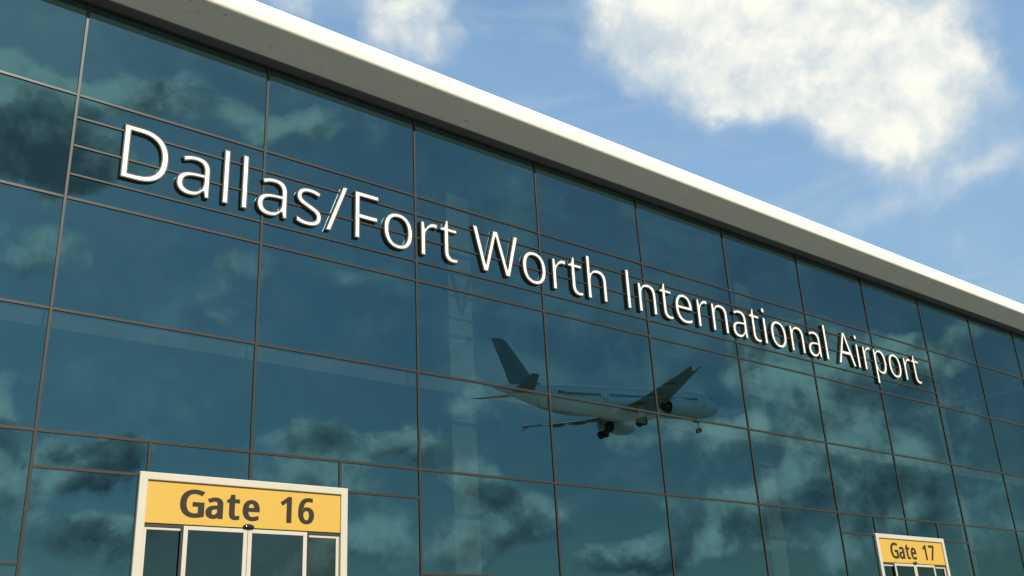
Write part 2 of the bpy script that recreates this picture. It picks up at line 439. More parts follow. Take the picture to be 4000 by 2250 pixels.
for k in range(K0, K1):
    x0, x1 = k*S+W, (k+1)*S-W
    for z in (H1, H2, H3, H4):
        tpart('transom', bx(x0, x1, -.024, .066, z-W, z+W), M['bronze'], bevel=.004)
    lv = [15.030, H1, H2, H3, H4]
    tpart('transom', bx(x0, x1, -.030, .066, 15.030, 15.0585), M['bronze'], bevel=.003)
    for a, b in zip(lv, lv[1:]):
        o = glass_pane('window_pane', x0, x1, b+W, a-(W if a < 15 else 0), T); o.location.z = -GZ
    if k not in gate_bays:
        tpart('transom', bx(x0, x1, -.024, .066, H5-W, H5+W), M['bronze'], bevel=.004)
        for zb, zt in ((H5+W, H4-W), (GZ+.05, H5-W)):
            o = glass_pane('window_pane', x0, x1, zb, zt, T); o.location.z = -GZ
    else:
        l = gate_bays[k] == 'l'
        xm = x0-W+2 if l else x1+W-2        # short bar over the gate
        ge = (k+1)*S-2.157 if l else k*S+2.157
        tpart('mullion', bx(xm-W, xm+W, -.0255, .068, 5.545, H4-W), M['bronze'], bevel=.004)
        a, b = (x0, ge) if l else (ge, x1)
        tpart('transom', bx(a if not l else x0, b if not l else xm-W, -.024, .066, H4A-W, H4A+W) if l else bx(xm+W, x1, -.024, .066, H4A-W, H4A+W), M['bronze'], bevel=.004)
        if l:
            rects = [(x0, xm-W, H4A+W, H4-W), (xm+W, x1, 5.56, H4-W), (x0, ge, GZ+.05, H4A-W)]
        else:
            rects = [(xm+W, x1, H4A+W, H4-W), (x0, xm-W, 5.56, H4-W), (ge, x1, GZ+.05, H4A-W)]
        for r in rects:
            o = glass_pane('window_pane', *r, T); o.location.z = -GZ
    if 0 <= k < 8:                          # three thin bars across the band that carries the letters
        for z in (H1A, H1B, H1C):
            tpart('sign_rail', bx(x0, x1, -.028, -.001, z-.022, z+.022), M['bronze'], bevel=.004)
tpart('plinth', bx(XL, K0*S-W, -.02, .2, GZ, 15.05), M['wall'])
tpart('end_pier', bx(K1*S+W, XR, -.02, .2, GZ, 15.05), M['wall'])
# inside
tpart('floor_slab', bx(XL+.3, XR-.3, .44, 11.5, 8.155, 8.46), M['slab'], bevel=.01)
for i in range(5):
    xc = -2.0+12*i+.04
    tpart('column', bx(xc-.375, xc+.375, 1.0, 1.75, GZ, 15.49), M['column'], bevel=.015)
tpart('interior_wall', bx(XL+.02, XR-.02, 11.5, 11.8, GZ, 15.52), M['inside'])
tpart('end_wall', bx(XL, XL+.25, .21, 11.49, GZ, 15.45), M['wall'])
tpart('end_wall', bx(XR-.25, XR, .21, 11.49, GZ, 15.45), M['wall'])
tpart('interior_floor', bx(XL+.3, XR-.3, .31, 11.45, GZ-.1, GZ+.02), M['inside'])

# ------------------------------------------------------------------ writing
GLYPH = {
  '/': ['0,0 373,1000 493,1000 120,0'],
  '1': ['252,0 252,699 254,796 258,871 217,834 171,794 64,707 0,790 270,1000 373,1000 373,0'],
  '6': ['340,-14 309,-13 279,-9 250,-2 221,7 194,19 168,34 143,51 120,71 99,94 79,120 62,148 46,179 32,213 20,250 11,290 5,333 1,379 0,427 1,463 2,499 5,534 8,569 13,604 19,639 26,674 35,707 46,739 58,770 72,800 88,828 105,856 125,881 147,905 172,926 198,946 227,964 258,979 292,992 329,1001 369,1008 412,1013 458,1014 523,1011 581,1001 581,896 525,909 461,913 429,912 400,910 372,905 346,899 322,891 300,881 279,870 260,857 242,843 226,827 211,811 198,793 186,774 176,754 166,732 158,711 150,688 144,664 139,639 134,614 131,589 127,562 125,536 123,508 132,508 143,524 156,539 170,554 186,567 203,580 221,592 241,602 263,611 287,617 312,622 339,625 368,626 410,624 450,617 486,606 520,591 550,571 578,547 603,519 623,487 638,451 649,412 656,369 658,322 656,272 649,225 637,182 620,143 598,107 572,76 542,48 508,26 471,8 431,-4 387,-12', '339,90 367,91 394,96 419,104 442,115 463,129 482,146 498,167 512,191 523,219 530,250 535,284 536,322 535,353 531,381 524,408 515,432 503,454 488,473 471,491 451,505 428,515 402,523 374,528 343,529 322,529 301,526 282,523 263,517 245,510 228,502 213,493 198,482 185,471 173,459 162,446 152,433 144,419 137,404 131,390 128,376 125,361 125,346 125,326 127,306 131,286 135,266 141,246 148,226 157,207 167,189 178,172 191,156 205,142 220,128 236,116 254,107 273,99 294,94 316,91'],
  '7': ['129,0 539,888 0,888 0,1000 671,1000 671,905 265,0'],
  '9': ['199,-14 134,-11 73,0 73,105 91,99 111,95 131,91 152,89 174,87 196,87 228,88 258,90 286,95 312,101 336,109 358,119 378,130 397,143 415,157 431,172 446,189 459,207 471,226 482,245 492,266 500,288 508,311 514,335 519,360 524,385 527,411 530,437 532,463 534,490 525,490 514,475 502,460 488,446 472,433 455,420 436,408 416,398 394,389 370,383 344,378 317,375 287,374 246,376 207,383 171,394 137,409 107,429 79,453 55,481 35,513 20,548 9,588 2,630 0,676 1,711 4,743 10,774 18,803 28,831 40,857 54,881 70,904 88,924 107,942 128,959 151,973 176,986 202,996 229,1004 258,1009 288,1013 319,1014 351,1013 381,1009 410,1002 438,993 465,980 492,966 516,948 539,928 561,905 580,879 598,851 613,820 627,786 638,749 647,710 653,667 657,621 658,573 658,537 656,501 654,466 650,431 645,396 639,361 632,326 623,293 613,261 600,230 586,200 571,172 553,144 533,119 511,95 486,74 460,54 431,36 399,21 365,8 328,-1 288,-8 245,-13', '314,471 336,471 357,474 376,477 395,483 413,490 430,498 446,507 460,518 474,529 486,541 497,554 506,567 515,581 521,596 527,610 531,624 533,639 534,654 533,674 531,694 528,714 523,734 517,753 510,773 501,792 491,810 480,827 467,843 454,858 438,871 422,883 404,893 385,901 364,906 342,909 319,910 291,909 265,904 240,896 218,885 196,870 177,853 160,832 146,808 136,780 128,750 123,715 122,678 123,647 127,618 134,592 143,567 154,545 169,526 186,509 206,495 228,484 254,477 282,472'],
  'A': ['0,0 391,1004 504,1004 894,0 763,0 643,310 246,310 127,0', '289,422 605,422 493,724 479,765 460,826 445,874 423,789 402,724'],
  'D': ['0,0 0,1000 308,1000 357,998 404,994 449,986 492,975 532,961 570,944 606,924 638,901 668,875 695,846 719,814 741,779 759,742 774,701 786,658 794,611 799,562 801,510 797,429 786,355 767,288 740,228 705,174 663,128 614,89 559,57 498,32 431,14 358,4 279,0', '126,108 262,108 386,119 488,152 567,207 623,285 657,384 668,506 665,569 657,627 643,679 624,725 599,765 569,799 534,827 494,851 450,869 401,882 348,890 290,892 126,892'],
  'F': ['0,0 0,1000 559,1000 559,889 126,889 126,535 532,535 532,424 126,424 126,0'],
  'G': ['479,-14 429,-12 381,-7 336,2 293,14 254,29 217,48 183,71 152,96 123,124 98,155 75,189 55,226 38,266 25,308 14,352 6,399 2,448 0,500 2,551 7,600 15,646 27,690 43,732 62,772 84,809 109,843 137,874 168,902 202,928 239,950 279,970 321,986 366,998 414,1007 465,1012 518,1014 546,1014 573,1012 600,1010 626,1007 652,1003 677,999 702,993 726,987 749,980 772,972 795,964 817,955 769,846 649,887 627,892 604,896 581,899 558,901 535,903 511,903 454,900 400,891 352,876 307,855 267,828 232,796 201,757 176,715 157,668 143,616 134,560 132,500 133,461 136,424 141,388 149,353 158,321 170,289 184,260 201,233 220,208 241,185 265,165 291,146 320,131 352,118 387,108 425,101 465,97 508,95 620,102 704,119 704,416 485,416 485,528 831,528 831,38 803,29 776,22 749,15 722,9 694,3 667,-1 638,-5 609,-8 578,-11 547,-13 513,-14'],
  'I': ['0,0 0,1000 127,1000 127,0'],
  'W': ['265,0 0,1000 132,1000 287,389 316,265 335,151 356,270 388,396 564,1000 695,1000 878,392 912,264 933,151 952,264 982,391 1136,1000 1268,1000 1001,0 874,0 679,655 657,737 639,809 629,853 614,775 581,651 392,0'],
  'a': ['237,-14 204,-13 172,-8 143,-1 116,10 91,23 67,40 47,60 30,83 17,109 7,139 2,172 0,209 2,245 10,278 22,308 39,335 61,360 88,382 120,400 158,416 200,429 248,438 301,445 360,448 487,452 487,497 486,527 483,553 477,577 469,597 459,614 447,627 432,639 416,648 398,655 378,660 356,663 332,664 312,663 293,662 275,659 256,656 238,652 220,646 120,606 83,699 99,708 117,716 136,724 156,731 177,738 199,744 221,750 244,755 268,759 291,761 315,763 339,763 383,762 423,757 458,748 490,737 518,721 542,703 562,681 579,655 591,625 601,591 606,553 608,511 608,0 518,0 494,106 489,106 472,87 456,69 439,53 421,39 404,26 386,15 367,6 345,-1 322,-7 296,-11 267,-13', '265,85 296,87 325,91 352,99 377,109 401,122 423,138 442,157 458,179 470,205 479,233 484,265 486,300 486,367 375,363 331,360 292,355 257,349 227,340 202,330 181,318 165,304 151,288 141,271 133,251 129,230 127,207 129,187 132,169 137,153 145,138 154,126 166,115 179,106 194,99 210,93 227,89 245,86'],
  'e': ['361,-14 327,-13 293,-9 261,-3 230,5 201,16 173,29 147,45 122,63 100,84 80,106 62,131 46,159 32,189 20,221 11,255 5,291 1,329 0,370 1,410 5,448 10,484 18,519 29,551 41,581 56,610 73,636 91,659 111,681 134,700 158,717 183,732 210,744 239,753 268,759 299,763 332,765 363,764 393,760 422,754 449,746 474,736 498,723 520,708 541,691 559,672 576,651 591,629 604,604 616,578 625,551 632,522 637,491 640,459 641,426 641,352 127,352 130,311 136,273 145,239 158,209 173,181 193,158 215,137 240,121 267,108 298,98 331,93 367,91 390,91 413,93 434,94 455,97 475,100 494,104 608,143 608,35 494,-2 475,-6 455,-9 433,-11 410,-13 386,-14', '130,450 513,450 511,480 508,509 502,536 493,561 482,584 468,604 452,623 434,637 412,649 388,657 360,662 331,664 302,662 276,658 252,650 229,639 209,624 191,607 175,587 162,564 150,539 141,512 135,482'],
  'h': ['0,0 0,1064 123,1064 123,752 116,647 125,647 138,665 152,682 168,697 185,711 203,723 223,734 244,743 266,750 288,756 311,760 335,762 359,763 402,761 442,756 479,747 511,734 540,718 564,698 585,674 603,646 616,613 625,576 631,535 633,489 633,0 511,0 511,480 507,536 493,581 469,616 437,641 394,656 343,661 303,659 268,653 237,643 210,630 188,612 170,590 156,565 144,536 135,504 128,469 125,430 123,388 123,0'],
  'i': ['73,875 63,876 53,878 44,880 36,884 28,889 21,895 15,902 9,910 5,919 2,930 1,941 0,954 1,967 2,978 5,989 9,998 15,1006 21,1013 28,1019 36,1024 44,1027 53,1030 63,1032 73,1032 82,1032 91,1030 99,1027 107,1024 115,1019 123,1013 129,1006 135,998 139,989 142,978 144,967 144,954 144,941 142,930 139,919 135,910 129,902 123,895 115,889 107,884 99,880 91,878 82,876', '10,0 10,751 133,751 133,0'],
  'l': ['0,0 0,1064 123,1064 123,0'],
  'n': ['0,0 0,751 99,751 118,648 125,648 138,667 152,684 168,700 186,714 205,726 225,736 247,745 269,752 292,758 315,762 338,764 361,765 404,763 444,757 479,748 511,736 540,719 564,700 585,676 603,647 616,614 625,577 631,535 633,489 633,0 511,0 511,480 507,536 493,581 469,616 437,641 394,656 343,661 304,659 269,653 238,644 211,630 189,612 171,591 156,566 144,538 135,506 129,470 125,432 123,389 123,0'],
  'o': ['345,-14 312,-13 281,-9 251,-3 222,6 194,18 167,32 142,48 119,67 98,88 78,111 61,137 45,165 31,195 20,227 11,261 5,298 1,336 0,377 3,436 10,491 23,542 42,587 65,628 94,664 127,695 164,720 204,739 249,754 297,762 349,765 382,763 414,760 445,753 474,744 502,733 529,719 554,703 577,684 598,664 617,640 635,615 651,588 664,558 675,526 684,492 690,456 693,417 695,377 692,317 684,262 671,211 653,166 629,125 600,88 567,57 530,31 489,12 445,-3 396,-11', '347,88 383,90 416,97 446,108 472,123 495,142 514,166 530,193 544,224 554,258 561,294 566,334 567,377 566,420 561,459 554,495 544,529 530,559 514,585 495,609 472,627 445,642 416,653 383,659 346,661 309,659 276,653 247,642 221,627 198,609 179,585 163,559 150,529 140,495 133,459 129,420 127,377 129,334 133,294 141,258 151,224 164,193 180,166 199,142 222,123 248,108 278,97 311,90'],
  'p': ['0,-336 0,751 101,751 118,648 123,648 135,664 148,679 162,694 177,707 194,719 211,731 231,741 252,750 275,756 300,761 328,764 357,765 402,762 444,754 482,741 518,722 551,698 581,668 606,633 628,593 644,547 656,496 663,439 665,377 663,315 656,259 644,208 628,162 606,121 581,85 551,55 518,30 482,11 443,-3 401,-11 356,-14 328,-13 301,-10 276,-6 253,1 232,9 212,19 194,30 177,42 162,54 147,67 135,81 123,95 115,95 120,35 123,-28 123,-336', '338,88 360,89 381,92 400,98 418,105 435,114 450,126 464,139 477,154 489,171 499,189 508,208 516,229 523,251 528,275 532,299 535,324 537,351 538,378 536,420 532,458 525,494 516,527 503,557 488,584 470,608 449,627 425,642 398,653 368,659 335,661 298,659 266,654 237,645 212,632 190,616 173,597 159,573 147,546 137,515 130,481 125,443 123,401 123,377 125,332 128,291 135,254 143,220 155,190 169,163 186,140 208,122 234,107 264,97 299,90'],
  'r': ['0,0 0,751 101,751 115,613 120,613 133,634 147,653 162,671 178,688 196,704 214,720 234,734 255,745 277,754 300,760 325,763 350,765 396,763 438,756 423,643 383,650 342,653 323,652 304,649 286,645 268,639 251,631 234,621 218,610 203,597 189,583 176,568 164,551 153,533 144,513 137,493 131,471 127,449 124,425 123,401 123,0'],
  's': ['237,-14 211,-14 187,-13 164,-11 142,-8 121,-5 102,-1 83,3 65,8 48,14 32,20 16,26 1,34 1,146 110,104 131,99 153,94 174,90 196,88 218,86 239,85 269,86 296,89 320,93 342,99 360,106 375,116 388,126 399,138 407,151 413,165 416,180 417,196 417,205 416,214 414,223 411,231 407,239 402,246 396,254 389,261 380,269 371,276 359,284 347,291 232,342 108,398 91,407 76,418 62,429 49,440 38,452 28,465 19,479 12,494 7,510 3,527 1,546 0,566 2,596 9,624 19,650 35,674 54,694 78,713 105,729 135,742 168,752 203,759 241,763 282,765 304,764 326,763 348,761 369,759 390,755 410,751 521,714 479,616 380,650 362,654 345,658 327,660 309,662 291,663 273,664 249,663 227,661 206,658 188,653 172,647 158,639 145,631 135,621 128,610 122,599 119,586 118,573 118,563 120,553 122,544 126,536 130,528 136,520 143,513 151,506 160,499 171,492 183,485 197,478 311,430 433,375 449,365 464,354 477,343 489,332 500,320 510,307 518,293 525,278 530,262 533,245 536,227 536,207 534,172 527,140 516,111 500,85 480,62 455,42 427,25 395,11 360,0 322,-8 281,-12'],
  't': ['326,-14 307,-13 288,-12 270,-9 252,-5 235,0 218,6 202,14 187,23 173,34 160,47 148,61 137,77 128,95 120,115 114,138 110,162 107,189 106,218 106,655 0,655 0,714 108,763 157,923 230,923 230,751 447,751 447,655 230,655 230,221 231,199 233,180 238,162 244,146 253,132 263,120 274,110 287,101 300,95 315,90 331,88 347,87 405,92 452,102 452,8 396,-8'],
  'bold1': ['0,770 318,1000 480,1000 480,0 263,0 263,772 93,640'],
}
LAYOUT = [('D', 0), ('a', 951), ('l', 1791), ('l', 2153), ('a', 2459), ('s', 3252), ('/', 3866), ('F', 4508), ('o', 5176), ('r', 6066), ('t', 6548), ('W', 7412), ('o', 8775), ('r', 9664), ('t', 10146), ('h', 10748), ('I', 12049), ('n', 12452), ('t', 13221), ('e', 13782), ('r', 14613), ('n', 15192), ('a', 16003), ('t', 16746), ('i', 17339), ('o', 17668), ('n', 18557), ('a', 19368), ('l', 20209), ('A', 20815), ('i', 21819), ('r', 22190), ('p', 22769), ('o', 23588), ('r', 24478), ('t', 24959)]
def glyph_polys(ch): return [[tuple(int(n) for n in p.split(',')) for p in g.split()] for g in GLYPH[ch]]
def area2(P): return sum(P[i][0]*P[(i+1) % len(P)][1]-P[(i+1) % len(P)][0]*P[i][1] for i in range(len(P)))
def outset(P, d, sgn):
    dx, dz = d if isinstance(d, tuple) else (d, d); out = []; n = len(P)
    for i in range(n):
        p, q, r = Vector(P[i-1]), Vector(P[i]), Vector(P[(i+1) % n])
        a = (q-p).normalized(); b = (r-q).normalized()
        na = Vector((a.y, -a.x))*sgn; nb = Vector((b.y, -b.x))*sgn
        m = (na+nb)
        if m.length < 1e-4: m = na
        m.normalize(); c = max(.7, m.dot(na))
        out.append((q.x+m.x*dx/c, q.y+m.y*dz/c))
    return out
def glyph_mesh(name, ch, cap, extrude, offset=0.0, sx=1.0):
    polys = [[(x/1000*cap*sx, z/1000*cap) for x, z in P] for P in glyph_polys(ch)]
    sgn = 1 if max((area2(P) for P in polys), key=abs) > 0 else -1
    if offset: polys = [outset(P, offset, sgn) for P in polys]
    cu = bpy.data.curves.new(name, 'CURVE'); cu.dimensions = '2D'; cu.fill_mode = 'BOTH'
    for P in polys:
        s = cu.splines.new('POLY'); s.points.add(len(P)-1); s.use_cyclic_u = True
        for i, (px, pz) in enumerate(P): s.points[i].co = (px, pz, 0, 1)
    cu.extrude = extrude
    tmp = bpy.data.objects.new('tmp', cu); COL.objects.link(tmp)
    dg = bpy.context.evaluated_depsgraph_get()
    me = bpy.data.meshes.new_from_object(tmp.evaluated_get(dg)); me.name = name
    me.transform(Matrix.Rotation(R(90), 4, 'X'))
    bpy.data.objects.remove(tmp); bpy.data.curves.remove(cu)
    me.materials.clear()
    bm = bmesh.new(); bm.from_mesh(me); bmesh.ops.remove_doubles(bm, verts=bm.verts, dist=1e-5)
    bmesh.ops.recalc_face_normals(bm, faces=bm.faces); bm.to_mesh(me); bm.free()
    for p in me.polygons: p.use_smooth = False
    return me
def glyph_obj(name, me, mat, parent, loc):
    me.materials.append(mat); o = bpy.data.objects.new(name, me); COL.objects.link(o); o.parent = parent; o.location = loc
    return o

CAP = 1.206
BASE = 11.302
sign = thing('airport_name_sign', 'row of big white-faced letters with bronze rims naming the airport across the glass', 'sign', (.93, -.0285, BASE))
cache = {}
XSC = 29.99/25.411/CAP
for ch, xo in LAYOUT:
    if ch not in cache:
        cache[ch] = (glyph_mesh('letter', ch, CAP, .0255, -.0065, XSC), glyph_mesh('letter_face', ch, CAP, .002, -.0315, XSC))
        cache[ch][0].materials.append(M['letter']); cache[ch][1].materials.append(M['letterface'])
    b = bpy.data.objects.new('letter', cache[ch][0]); COL.objects.link(b); b.parent = sign; b.location = (xo/1000*CAP*XSC, -.0265, 0)
    f = bpy.data.objects.new('letter_face', cache[ch][1]); COL.objects.link(f); f.parent = b; f.location = (0, -.0265, 0)

# ------------------------------------------------------------------ gates
def make_gate(xc, number, label):
    g = thing('gate_entrance', label, 'gate', (xc, 0, GZ), 'numbered gate entrances in the glass wall')
    z = lambda v: v-GZ
    def part(name, bm, mat, parent=g, **k): return obj(name, bm, M[mat], parent, **k)
    top = 5.557
    bm = bmesh.new()
    # U-shaped surround as one mitred profile
    hw, iw, it = 2.157, 2.0, 5.415
    outer = [(-hw, z(GZ)), (-hw, z(top)), (hw, z(top)), (hw, z(GZ))]; inner = [(-iw, z(GZ)), (-iw, z(it)), (iw, z(it)), (iw, z(GZ))]
    for y0, y1 in ((-.075, .05),):
        A = [bm.verts.new((x, y0, h)) for x, h in outer]; Bv = [bm.verts.new((x, y0, h)) for x, h in inner]
        A2 = [bm.verts.new((x, y1, h)) for x, h in outer]; B2 = [bm.verts.new((x, y1, h)) for x, h in inner]
        for i in range(3):
            bm.faces.new((A[i], A[i+1], Bv[i+1], Bv[i])); bm.faces.new((A2[i], B2[i], B2[i+1], A2[i+1]))
            bm.faces.new((A[i], A2[i], A2[i+1], A[i+1])); bm.faces.new((Bv[i], Bv[i+1], B2[i+1], B2[i]))
        for i in (0, 3): bm.faces.new((A[i], Bv[i], B2[i], A2[i]))
    part('surround', bm, 'gate', bevel=.016)
    sp = part('sign_panel', bx(-1.998, 1.998, -.034, .03, z(4.652), z(5.413)), 'yellow')
    part('header', bx(-1.996, 1.996, -.012, .04, z(4.588), z(4.650)), 'header')
    for ch, x, w in [('G', -1.368, .47), ('a', -.871, .345), ('t', -.456, .265), ('e', -.132, .352)] + [(number[0], .659, .248), (number[1], 1.045 if number[1] == '6' else 1.075, .356)]:
        P = glyph_polys(ch); wid = max(p[0] for q in P for p in q)/1000
        cap = .478; off = .030
        sx = (w-2*off)/(wid*cap)
        if ch == '1': me = glyph_mesh('lettering', 'bold1', .508, .0015, 0, 1.0); off = 0
        else:
            me = glyph_mesh('lettering', ch, cap, .0015, (off, .015), sx)
            core = glyph_mesh('core', ch, cap, .0009, (.014, .008), sx)    # keeps the heavy strokes solid where they meet
            bm = bmesh.new(); bm.from_mesh(me); bm.from_mesh(core); bm.to_mesh(me); bm.free(); bpy.data.meshes.remove(core)
        glyph_obj('lettering', me, M['ink'], sp, (x+off, -.0365, z(4.797)+(.005 if ch != '1' else -.010)))
    # two sliding leaves in front, fixed side lights behind
    for s in (-1, 1):
        x0, x1 = (-1.262, -.004) if s < 0 else (.004, 1.262)
        bm = bmesh.new(); fw = .085; zt = z(4.628)
        box(bm, x0, x0+fw, -.032, .012, .03, zt); box(bm, x1-fw, x1, -.032, .012, .03, zt)
        box(bm, x0+fw, x1-fw, -.032, .012, zt-.075, zt); box(bm, x0+fw, x1-fw, -.032, .012, .03, .15)
        lf = part('door_leaf', bm, 'gate', bevel=.007)
        glass_pane('door_glass', x0+fw, x1-fw, .15, zt-.075, lf, 'door_glass', y=-.014, th=.012)
        # side light
        a, b = (-1.998, -1.20) if s < 0 else (1.20, 1.998)
        bm = bmesh.new(); zt2 = z(4.586); fw = .05
        sx0, sx1 = (a, a+.065) if s < 0 else (b-.065, b)
        box(bm, sx0, sx1, .004, .05, .02, zt2)
        ia, ib = (a+.065, b) if s < 0 else (a, b-.065)
        box(bm, ia, ib, .004, .05, zt2-.05, zt2); box(bm, ia, ib, .004, .05, .02, .14)
        sl = part('side_light', bm, 'gate', bevel=.005)
        glass_pane('side_glass', ia, ib, .14, zt2-.05, sl, 'door_glass', y=.024, th=.012)
        jx = (-1.31, -1.264) if s < 0 else (1.264, 1.31)
        part('door_seal', bx(jx[0], jx[1], -.02, .0035, .03, z(4.58)), 'gap')
    # motion sensor dome under the sign
    bm = bmesh.new(); bmesh.ops.create_uvsphere(bm, u_segments=28, v_segments=14, radius=1)
    for v in bm.verts: v.co = Vector((v.co.x*.118, v.co.y*.05, max(v.co.z, -.25)*.056))
    part('motion_sensor', bm, 'sensor', smooth=50, loc=(0, -.05, z(4.665)))
    return g
make_gate(4.0, '16', 'near cream gate entrance with yellow sign reading Gate 16 above sliding doors')
make_gate(28.0, '17', 'far cream gate entrance with yellow sign reading Gate 17 above sliding doors')

# ------------------------------------------------------------------ landing airliner (seen mirrored in the glass)
def airliner():
    P = thing('airliner', 'white twin-engine passenger jet with dark tail fin, wheels down, mirrored in the glass', 'airplane', (95.57, -78.17, 37.49))
    P.rotation_euler = (.02, -.101, -.0088)
    def pt(name, bm, mat, parent=P, **k): return obj(name, bm, M[mat], parent, **k)
    X = lambda s: 22-s
    def ring(s, zc, ry, rz, n=40): return [(X(s), ry*math.cos(2*math.pi*i/n), zc+rz*math.sin(2*math.pi*i/n)) for i in range(n)]
    tab = [(-.35, -.42, .03, .03), (-.2, -.42, .33, .30), (.15, -.40, .68, .62), (.8, -.36, 1.05, .98), (1.7, -.26, 1.38, 1.38), (2.8, -.13, 1.64, 1.73), (4.1, -.04, 1.84, 1.96), (5.6, 0, 1.95, 2.05), (7.2, .07, 1.975, 2.13),
           (12, .08, 1.975, 2.15), (18, .08, 1.975, 2.15), (24, .08, 1.975, 2.15), (30, .08, 1.975, 2.15), (32, .11, 1.96, 2.1), (34, .22, 1.88, 1.94), (36, .38, 1.70, 1.66), (38, .65, 1.43, 1.37), (40, .94, 1.10, 1.04), (42, 1.2, .74, .70), (43.6, 1.38, .42, .42), (44.4, 1.46, .2, .24), (44.7, 1.48, .06, .1)]
    fu = pt('fuselage', loft([ring(*t) for t in tab]), 'pwhite', smooth=40)
    bm = loft([[(X(s), w*math.cos(2*math.pi*i/24), -1.55+h*math.sin(2*math.pi*i/24)) for i in range(24)] for s, w, h in ((14.2, .3, .2), (15.2, 1.5, .72), (16.5, 2.0, .98), (22.5, 2.05, 1.02), (24.5, 1.7, .85), (26.4, .3, .3))])
    pt('belly_fairing', bm, 'pwhite', smooth=40)
    for s in (-1, 1):
        bm = bmesh.new()
        ss = 6.6
        while ss < 36:
            if not any(abs(ss-d) < .75 for d in (13.6, 26.4, 35.6)):
                zc = .5+(.17 if ss > 34 else 0); c = bm.faces.new([bm.verts.new((X(ss)+.15*math.cos(a), s*(1.985*math.sqrt(max(0, 1-((zc-.07)/2.15)**2))+.022-abs(math.sin(a))*0*.02-(.035 if math.sin(a) > .5 else -.02 if math.sin(a) < -.5 else 0)), zc+.24*math.sin(a))) for a in [2*math.pi*i/10 for i in range(10)]])
            ss += .533
        pt('cabin_windows', bm, 'pdark', fu)
        for d, h0, h1, w in ((5.2, -.65, 1.15, .42), (13.6, -.6, 1.1, .38), (26.4, -.6, 1.1, .38), (35.6, -.35, 1.25, .4)):
            bm = bmesh.new()
            yy = lambda h, d=d: s*((1.975 if d < 30 else 1.75)*math.sqrt(max(0, 1-(h/2.07)**2))+.012)
            for k in range(8):
                a, b = h0+(h1-h0)*k/8, h0+(h1-h0)*(k+1)/8
                for xx in (-w, w): bm.faces.new([bm.verts.new(q) for q in ((X(d)+xx-.02, yy(a), a), (X(d)+xx+.02, yy(a), a), (X(d)+xx+.02, yy(b), b), (X(d)+xx-.02, yy(b), b))])
            for h in (h0, h1): bm.faces.new([bm.verts.new(q) for q in ((X(d)-w, yy(h-.02), h-.02), (X(d)+w, yy(h-.02), h-.02), (X(d)+w, yy(h+.02), h+.02), (X(d)-w, yy(h+.02), h+.02))])
            pt('door_outline', bm, 'line', fu)
        bm = bmesh.new()
        for s0, s1 in ((1.55, 2.1), (2.15, 2.75)):
            bm.faces.new([bm.verts.new(q) for q in ((X(s0), s*(1.12+.17*(s0-1.5)), .66+.18*(s0-1.5)), (X(s1), s*(1.26+.21*(s1-1.5)), .68+.18*(s1-1.5)), (X(s1), s*(1.02+.2*(s1-1.5)), 1.15+.12*(s1-1.5)), (X(s0+.15), s*(.88+.2*(s0-1.5)), 1.02+.15*(s0-1.5)))])
        pt('cockpit_window', bm, 'pdark', fu)
    # lifting surfaces
    AF = [(0, 0), (.02, .35), (.08, .68), (.2, .95), (.4, 1.0), (.65, .68), (.85, .28), (1, .03), (1, -.03), (.8, -.2), (.5, -.45), (.25, -.55), (.08, -.42), (.02, -.22)]
    def foil(sLE, sTE, y, z, th, sw=0): return [(X(sLE+(sTE-sLE)*a), y, z+b*th) for a, b in AF]
    for s in (-1, 1):
        rings = [foil(15.3, 23.0, s*1.2, -1.4, .62), foil(16.0, 23.1, s*2.6, -1.22, .55), foil(17.9, 23.2, s*6.4, -.83, .36), foil(20.9, 24.3, s*12, -.10, .24), foil(23.3, 25.3, s*16.6, .50, .14), foil(23.9, 25.4, s*17.05, .56, .05)]
        w = pt('wing', loft(rings), 'pgrey', smooth=45)
        # lowered flaps: two panels
        for (ya, yb, za, zb, ca, cb, sa, sb) in ((2.3, 6.3, -1.36, -.95, 1.9, 1.7, 22.9, 22.95), (6.5, 13.0, -.92, -.05, 1.5, 1.05, 22.95, 24.35)):
            def fr(y, z, c, s0):
                out = []
                for a, b in AF:
                    dx = a*c; out.append((X(s0+dx*math.cos(.16)), s*y, z-.04-dx*math.sin(.16)+b*.1))
                return out
            pt('flap', loft([fr(ya, za, ca, sa), fr(yb, zb, cb, sb)]), 'pgrey', w, smooth=45)
        for y, zz, s0, Ln in ((4.3, -1.2, 20.5, 4.6), (7.7, -.8, 20.8, 4.3), (11.2, -.33, 21.9, 3.8)):
            bm = loft([[(X(s0+Ln*t), s*y+r*.22*math.cos(2*math.pi*i/12), zz-.22-.55*max(0, t-.45)+r*.34*math.sin(2*math.pi*i/12)) for i in range(12)] for t, r in ((0, .05), (.12, .55), (.35, 1), (.6, .95), (.85, .55), (1, .05))])
            pt('flap_fairing', bm, 'pgrey', w, smooth=40)
        # wing-tip fence
        bm = bmesh.new(); y = s*17.08
        A = [(X(23.9), .56), (X(25.1), 1.55), (X(25.75), 1.6), (X(25.45), .56), (X(25.75), -.25), (X(25.2), -.2)]
        va = [bm.verts.new((a, y-.04, b)) for a, b in A]; vb = [bm.verts.new((a, y+.04, b)) for a, b in A]
        bm.faces.new(va); bm.faces.new(vb[::-1])
        for i in range(6): bm.faces.new((va[i], vb[i], vb[(i+1) % 6], va[(i+1) % 6]))
        pt('wingtip_fence', bm, 'pwhite', w)
        # engine
        ey, ez = s*5.75, -1.95
        def cring(sx, r, n=32, dz=0): return [(X(sx), ey+r*math.cos(2*math.pi*i/n), ez+dz+r*math.sin(2*math.pi*i/n)) for i in range(n)]
